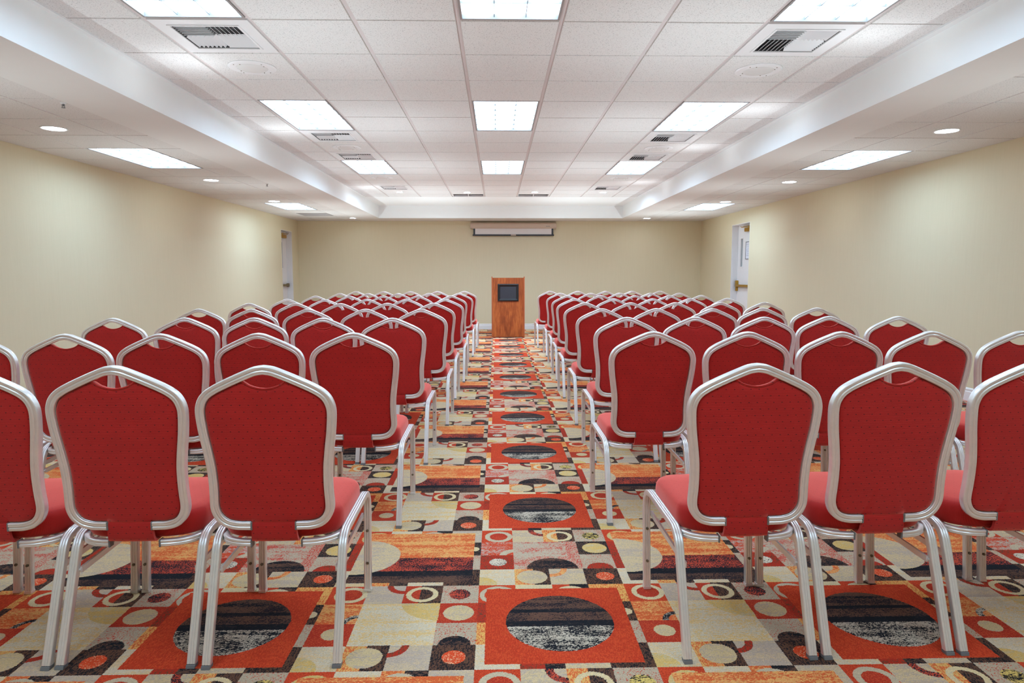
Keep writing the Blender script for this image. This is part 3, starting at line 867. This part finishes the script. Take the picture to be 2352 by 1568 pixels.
def make_chair():
    r = empty('banquet_chair')
    P3 = lambda x, z, off=0.0: Vector((x, yb(z), z)) + BN * off
    half = catmull([P3(x, z) for x, z in CL], 3)
    left = [Vector((-p_.x, p_.y, p_.z)) for p_ in half]
    path = list(reversed(left)) + half[1:]
    bm = bmesh.new()
    # path runs lower left -> apex -> lower right; side = t x BN points outward/up at the apex when N = -BN
    sweep(bm, path, ribbed(.0140, .0125, ('-b', '-a')), BN)
    fr = finish('back_frame', bm, M['alu'], r, 62)
    for s in (-1, 1):
        bm = bmesh.new(); x, z = CL[-1]
        c = P3(s * x, z); box(bm, c.x - .003, c.x + .003, c.y - .0135, c.y + .0135, c.z - .0145, c.z + .0145)
        bmesh.ops.bevel(bm, geom=list(bm.edges), offset=.002, segments=1, affect='EDGES')
        for v in bm.verts: v.co.x -= s * .002
        finish('end_plug', bm, M['capc'], fr)
    # upholstered back
    inn = catmull([Vector((x, 0, z)) for x, z in INN], 2)
    inn = [p_ for p_ in inn]
    top = [(0, .908), (.018, .9095), (.036, .914), (.052, .9205), (.068, .932)]
    keep = [(p_.x, p_.z) for p_ in inn if p_.x > .070 and not (p_.z > .9325)]
    rightside = top + keep + [(.0745, .4575), (.04, .456), (0, .455)]
    full = rightside + [(-x, z) for x, z in reversed(rightside[1:-1])]
    cen = Vector((0, .68))
    def ringpts(f, off):
        res = []
        for x, z in full:
            p_ = cen + (Vector((x, z)) - cen) * f
            res.append(P3(p_.x, p_.y, off))
        return res
    bm = bmesh.new()
    prof = [(0.0, -.012), (.45, -.0115), (.75, -.0105), (.90, -.009), (.96, -.0075), (.985, -.0045), (1.0, .002), (1.0, .012), (.985, .020), (.95, .027), (.85, .031), (.5, .034), (0.0, .035)]
    prev = None
    for f, off in prof:
        if f == 0:
            v = bm.verts.new(P3(0, .68, off)); cur = [v]
        else: cur = [bm.verts.new(p_) for p_ in ringpts(f, off)]
        if prev:
            n = len(full)
            for i in range(n):
                j = (i + 1) % n
                if len(prev) == 1: bm.faces.new((prev[0], cur[i], cur[j]))
                elif len(cur) == 1: bm.faces.new((prev[i], cur[0], prev[j]))
                else: bm.faces.new((prev[i], cur[i], cur[j], prev[j]))
        prev = cur
    finish('backrest', bm, M['fab_back'], r, 60)
    # piping along the grip cut-out
    bm = bmesh.new()
    pts = [P3(x, z + .001, -.004) for x, z in [(-a_, b_) for a_, b_ in reversed(top)] + top[1:]]
    pts = catmull(pts, 2)
    sweep(bm, pts, [(.0032 * math.cos(k * PI / 4), .0032 * math.sin(k * PI / 4)) for k in range(8)], BN)
    finish('piping', bm, M['fab_back'], r, 60)
    # cloth flap joining back and seat
    bm = bmesh.new(); rows_ = []
    pr = [(.462, -.006), (.452, -.010), (.43, -.008), (.405, -.004), (.394, .002), (.390, .012), (.392, .05)]
    for k, (z, dy) in enumerate(pr):
        hw = .0715 + .0045 * k / 4 if k < 5 else .076
        y = yb(.45) + dy
        rows_.append([Vector((x, y, z - (.0015 * (1 - (x / hw) ** 2) if 0 < k < 5 else 0))) for x in [hw * t / 6 for t in range(-6, 7)]])
    th = Vector((0, .010, .004))
    fr_v = [[bm.verts.new(p_) for p_ in rw] for rw in rows_]; bk_v = [[bm.verts.new(p_ + th) for p_ in rw] for rw in rows_]
    nr, nc = len(rows_), 13
    for i in range(nr - 1):
        for j in range(nc - 1):
            bm.faces.new((fr_v[i][j], fr_v[i][j + 1], fr_v[i + 1][j + 1], fr_v[i + 1][j])); bm.faces.new((bk_v[i][j], bk_v[i + 1][j], bk_v[i + 1][j + 1], bk_v[i][j + 1]))
        bm.faces.new((fr_v[i][0], fr_v[i + 1][0], bk_v[i + 1][0], bk_v[i][0])); bm.faces.new((fr_v[i][-1], bk_v[i][-1], bk_v[i + 1][-1], fr_v[i + 1][-1]))
    for j in range(nc - 1):
        bm.faces.new((fr_v[0][j], bk_v[0][j], bk_v[0][j + 1], fr_v[0][j + 1])); bm.faces.new((fr_v[-1][j], fr_v[-1][j + 1], bk_v[-1][j + 1], bk_v[-1][j]))
    finish('back_flap', bm, M['fab_back'], r, 60)
    # seat cushion
    def seat_outline(g=0.0):
        hx, y0, y1 = .199 - g, .100 + g, .528 - g
        pts = []
        def arc(cx, cy, rr, a0, a1, n=8):
            for k in range(n + 1):
                a_ = a0 + (a1 - a0) * k / n; pts.append((cx + rr * math.cos(a_), cy + rr * math.sin(a_)))
        arc(hx - .12, y0 + .095, .12, -PI / 2, 0); pts[:] = [(x, y0 + .095 + (y - y0 - .095) * .095 / .12) for x, y in pts]
        arc(hx - .085, y1 - .085, .085, 0, PI / 2)
        n = len(pts)
        front = [(hx * .3, y1 + .004), (0, y1 + .005), (-hx * .3, y1 + .004)]
        return pts + front + [(-x, y) for x, y in reversed(pts)]
    base = seat_outline(0)
    c2 = Vector((0, .32)); bm = bmesh.new(); prev = None
    for f, z in ((0, .392), (.93, .392), (.985, .396), (1.0, .404), (1.012, .425), (1.012, .440), (1.0, .456), (.975, .4665), (.93, .4735), (.8, .479), (.5, .484), (0, .485)):
        if f == 0: cur = [bm.verts.new((0, .32, z))]
        else: cur = [bm.verts.new((c2.x + (x - c2.x) * f, c2.y + (y - c2.y) * f, z)) for x, y in base]
        if prev:
            n = len(base)
            for i in range(n):
                j = (i + 1) % n
                if len(prev) == 1: bm.faces.new((prev[0], cur[i], cur[j]))
                elif len(cur) == 1: bm.faces.new((prev[i], cur[0], prev[j]))
                else: bm.faces.new((prev[i], cur[i], cur[j], prev[j]))
        prev = cur
    finish('seat', bm, M['fab_seat'], r, 60)
    # seat frame: ribbed tube following the seat, open at the back where the flap passes
    o_ = seat_outline(-.004)
    k0 = 9
    ctrl = [Vector((.083, .094, .380)), Vector((.11, .096, .380)), Vector((.145, .104, .381)), Vector((.175, .124, .382)), Vector((.192, .158, .383)), Vector((.1935, .21, .383)), Vector((.1935, .35, .383)), Vector((.1935, .44, .383)), Vector((.178, .495, .383)), Vector((.13, .518, .383)), Vector((0, .522, .383))]
    right = catmull(ctrl, 4); pathS = right + [Vector((-p_.x, p_.y, p_.z)) for p_ in reversed(right[:-1])]
    bm = bmesh.new(); sweep(bm, pathS, ribbed(.0105, .0115, ('+a',)), Vector((0, 0, 1)))
    sf = finish('seat_frame', bm, M['alu'], r, 62)
    for s in (-1, 1):
        bm = bmesh.new(); box(bm, s * .083 - .003, s * .083 + .003, .081, .107, .367, .393)
        bmesh.ops.bevel(bm, geom=list(bm.edges), offset=.002, segments=1, affect='EDGES'); finish('end_plug', bm, M['cap'], sf)
    # legs: each side one bent tube = rear leg, side rail, front leg
    for s in (-1, 1):
        X = s * .2100
        rear = [Vector((X, .000, .010)), Vector((X, .110, .335))]
        knee = [Vector((X, .118, .356)), Vector((X, .130, .374)), Vector((X, .146, .387)), Vector((X, .168, .395))]
        rail = [Vector((X, .20, .398)), Vector((X, .46, .409))]
        bend = [Vector((X, .492, .408)), Vector((X, .517, .401)), Vector((X, .537, .387)), Vector((X, .549, .366)), Vector((X, .553, .34))]
        front = [Vector((X, .553, .30)), Vector((X, .526, .010))]
        N = Vector((1, 0, 0))
        pr = ribbed(.0120, .0140, ('', '-a', '+a'))
        full_ = rear + knee + rail + bend + front
        def piece(i0, i1, nm):
            bm = bmesh.new(); rings = sweep(bm, full_, pr, N, cap=False)
            keep = set(v for rg_ in rings[i0:i1 + 1] for v in rg_)
            bmesh.ops.delete(bm, geom=[v for v in bm.verts if v not in keep], context='VERTS')
            bm.edges.ensure_lookup_table()
            bmesh.ops.holes_fill(bm, edges=[e for e in bm.edges if e.is_boundary], sides=0)
            return finish(nm, bm, M['alu'], r, 62)
        lr = piece(0, 5, 'leg'); piece(5, 7, 'side_rail'); lf_ = piece(7, len(full_) - 1, 'leg')
        bm = bmesh.new(); vs, fs = box(bm, X - .0145, X + .0145, -.0136, .0136, 0, .0115)
        for v in vs: v.co.y += (v.co.z - .010) * .3385
        bmesh.ops.bevel(bm, geom=list(bm.edges), offset=.0012, segments=1, affect='EDGES'); finish('foot_glide', bm, M['cap'], lr)
        bm = bmesh.new(); vs, fs = box(bm, X - .0145, X + .0145, .526 - .0130, .526 + .0130, 0, .012)
        for v in vs: v.co.y += (v.co.z - .010) * .0931
        bmesh.ops.bevel(bm, geom=list(bm.edges), offset=.0012, segments=1, affect='EDGES'); finish('foot_glide', bm, M['alu'], lf_)
        for z in (.245, .115):
            bm = bmesh.new(); y = .526 + (z / .30) * .027 - .0135
            cyl(bm, (X, y, z), .0055, .006, 'Y', 10); cyl(bm, (X, y - .004, z), .003, .006, 'Y', 8)
            finish('bolt', bm, M['steel'], lf_, 40)
        bm = bmesh.new(); Xi = X - s * .019
        a_, b_ = Vector((Xi, .100, .285)), Vector((Xi, .548, .305))
        sweep(bm, [a_, b_], [(-.010, -.004), (.010, -.004), (.010, .004), (-.010, .004)], Vector((1, 0, 0)))
        cyl(bm, (X - s * .012, .099, .285), .004, .014, 'X', 8); cyl(bm, (X - s * .012, .546, .305), .004, .014, 'X', 8)
        finish('stretcher', bm, M['alu'], r, 38)
    return r

chair = make_chair()
# measured back apex in the picture plane turned into floor positions: x of seat centre, y of rear feet, turn in degrees
SEATS = {
 'left': {1: [(-.733, 2.090, 0.0), (-1.205, 2.100, -.6), (-1.668, 2.100, -.4), (-2.135, 2.11, .5)],
          2: [(-.707, 3.294, -.6), (-1.160, 3.285, .3), (-1.630, 3.265, .4), (-2.088, 3.27, -.3), (-2.560, 3.28, .4)],
          3: [(-.690, 4.43, -1.2), (-1.146, 4.46, -.6), (-1.618, 4.50, .8), (-2.085, 4.52, -1.2), (-2.545, 4.49, .8)],
          4: [(-.632, 5.60, -1.0), (-1.096, 5.63, .5), (-1.583, 5.66, -.5), (-2.045, 5.64, .6), (-2.505, 5.70, -1.8)],
          5: [(-.640, 6.80, -.8), (-1.103, 6.80, .4), (-1.562, 6.75, -.4), (-2.030, 6.84, .8), (-2.490, 6.82, 2.0)],
          6: [(-.604, 7.90, -1.0), (-1.070, 7.98, .4), (-1.535, 8.00, .3), (-2.000, 7.88, -.5), (-2.475, 8.00, 1.2)],
          7: [(-.625, 9.22, .5), (-1.080, 9.22, -.4), (-1.545, 9.20, .4), (-1.998, 9.20, -.5), (-2.460, 9.22, -1.0)],
          8: [(-.585, 10.42, -1.2), (-1.035, 10.42, .4), (-1.490, 10.36, .2), (-1.955, 10.36, -.4), (-2.425, 10.48, .8)],
          9: [(-.563, 11.68, -1.0), (-1.023, 11.66, .4), (-1.483, 11.62, -.3), (-1.948, 11.66, .4), (-2.430, 11.70, -.6)]},
 'right': {1: [(.831, 2.091, 1.8), (1.291, 2.105, 2.2), (1.755, 2.118, 2.2), (2.225, 2.12, 1.8)],
          2: [(.781, 3.310, 1.6), (1.243, 3.280, .6), (1.700, 3.270, -.4), (2.160, 3.28, .8), (2.625, 3.28, .5)],
          3: [(.868, 4.450, .8), (1.329, 4.460, .4), (1.785, 4.44, -.8), (2.245, 4.49, .6), (2.700, 4.46, -.5)],
          4: [(.880, 5.59, .9), (1.332, 5.61, -.5), (1.792, 5.56, -1.6), (2.250, 5.66, 1.0), (2.715, 5.65, -.6)],
          5: [(.900, 6.83, 1.0), (1.352, 6.80, .5), (1.812, 6.81, -.5), (2.268, 6.81, .8), (2.725, 6.83, 2.0)],
          6: [(.928, 7.99, .8), (1.390, 7.99, -.3), (1.845, 7.94, .5), (2.300, 7.99, -.8), (2.768, 8.02, -1.8)],
          7: [(.960, 9.12, .7), (1.432, 9.24, .5), (1.889, 9.16, -.4), (2.342, 9.14, .5), (2.800, 9.2, -.6)],
          8: [(.982, 10.38, 1.0), (1.434, 10.32, -.4), (1.888, 10.40, .4), (2.355, 10.3, .4), (2.815, 10.36, .6)],
          9: [(.925, 11.67, 2.4), (1.395, 11.6, .4), (1.865, 11.54, -.3), (2.335, 11.6, .5), (2.820, 11.6, -.6)]}}
ordn = ['', 'first', 'second', 'third', 'fourth', 'fifth', 'sixth', 'seventh', 'eighth', 'ninth']
first = True
for side, rws in SEATS.items():
    for rw, lst in rws.items():
        lst = [list(t_) for t_ in lst]
        # keep neighbours from touching
        for k in range(1, len(lst)):
            lim = .5 if rw > 1 else .4
            lst[k][2] = max(lst[k - 1][2] - lim, min(lst[k - 1][2] + lim, lst[k][2]))
            need = .457 + .3 * math.radians(abs(lst[k][2] - lst[k - 1][2])) + .25 * abs(math.radians(lst[k][2]))
            d = abs(lst[k][0] - lst[k - 1][0])
            if d < need: lst[k][0] += (need - d) * (-1 if side == 'left' else 1)
        for k, (x, y, a) in enumerate(lst):
            if first: q = chair; q.location = (x, y, 0); q.rotation_euler = (0, 0, math.radians(a)); first = False
            else: q = clone(chair, (x, y, 0), math.radians(a), skip=() if rw <= 4 else ('bolt', 'end_plug'))
            seat_n = 'on the aisle' if k == 0 else '%s seat from the aisle' % ordn[k + 1]
            rown = {1: 'row nearest the camera', 9: 'farthest row, by the lectern'}.get(rw, '%s row from the camera' % ordn[rw])
            tag(q, 'red banquet chair, %s block, %s, %s' % (side, rown, seat_n), 'chair', 'red banquet chairs in the %s block' % side)

# ------------------------------------------------------------------ added upward fill spots without fixtures, standing in for bounced light
for y in (-.9, 1.7, 4.3, 6.9, 9.5, 12.1, 13.7):
    for x, e_ in ((-3.35, .34), (-1.25, .64), (1.45, .64), (3.55, .34)):
        if y > 13.5: e_ = .6
        ld = bpy.data.lights.new('added_fill_spot', 'SPOT'); ld.energy = FILL_POWER * e_; ld.spot_size = math.radians(170); ld.spot_blend = 1.0
        ld.shadow_soft_size = 0.0; ld.color = (.78, .93, 1.0)
        lo = bpy.data.objects.new('added_fill_spot', ld); COL.objects.link(lo); lo.location = (x, y, 1.36); lo.rotation_euler = (PI, 0, 0)
for x, y, e_ in ((-2.13, 4.9, .045), (-2.13, 7.1, .045), (-2.13, 11.7, .04), (2.33, 4.3, .035), (2.33, 6.2, .045), (2.33, 8.0, .045), (2.33, 11.0, .04), (-2.13, 2.9, .035)):  # more added spots, no fixtures: bright patches on the outer tray tiles
    ld = bpy.data.lights.new('added_fill_spot', 'SPOT'); ld.energy = FILL_POWER * e_; ld.spot_size = math.radians(172); ld.spot_blend = 1.0
    ld.shadow_soft_size = 0.0; ld.color = (.85, .93, 1.0)
    lo = bpy.data.objects.new('added_fill_spot', ld); COL.objects.link(lo); lo.location = (x, y, 2.40); lo.rotation_euler = (PI, 0, 0)
# ------------------------------------------------------------------ camera, world, exposure
cam = bpy.data.cameras.new('camera'); co = bpy.data.objects.new('camera', cam); COL.objects.link(co)
pitch, yaw, roll = 0.0988, 0.0224, -0.0012
fw = Vector((math.sin(yaw) * math.cos(pitch), math.cos(yaw) * math.cos(pitch), -math.sin(pitch)))
rt = fw.cross(Vector((0, 0, 1))).normalized(); up = rt.cross(fw)
rt2 = rt * math.cos(roll) + up * math.sin(roll); up2 = -rt * math.sin(roll) + up * math.cos(roll)
co.matrix_world = Matrix(((rt2.x, up2.x, -fw.x, 0), (rt2.y, up2.y, -fw.y, 0), (rt2.z, up2.z, -fw.z, HC), (0, 0, 0, 1)))
cam.sensor_width = 36.0; cam.lens = 1546.25 * 36 / 2352; cam.clip_start = .05; cam.clip_end = 100
S_ = bpy.context.scene; S_.camera = co
w = bpy.data.worlds.new('world'); S_.world = w; w.use_nodes = True
w.node_tree.nodes['Background'].inputs[0].default_value = (.8, .85, 1, 1); w.node_tree.nodes['Background'].inputs[1].default_value = .2
S_.view_settings.view_transform = 'Standard'; S_.view_settings.look = 'None'; S_.view_settings.gamma = 1.0
S_.view_settings.use_curve_mapping = False; S_.view_settings.exposure = 0.25
S_.cycles.max_bounces = 6; S_.cycles.diffuse_bounces = 5; S_.cycles.glossy_bounces = 3; S_.cycles.adaptive_threshold = .08; S_.cycles.caustics_reflective = False; S_.cycles.caustics_refractive = False
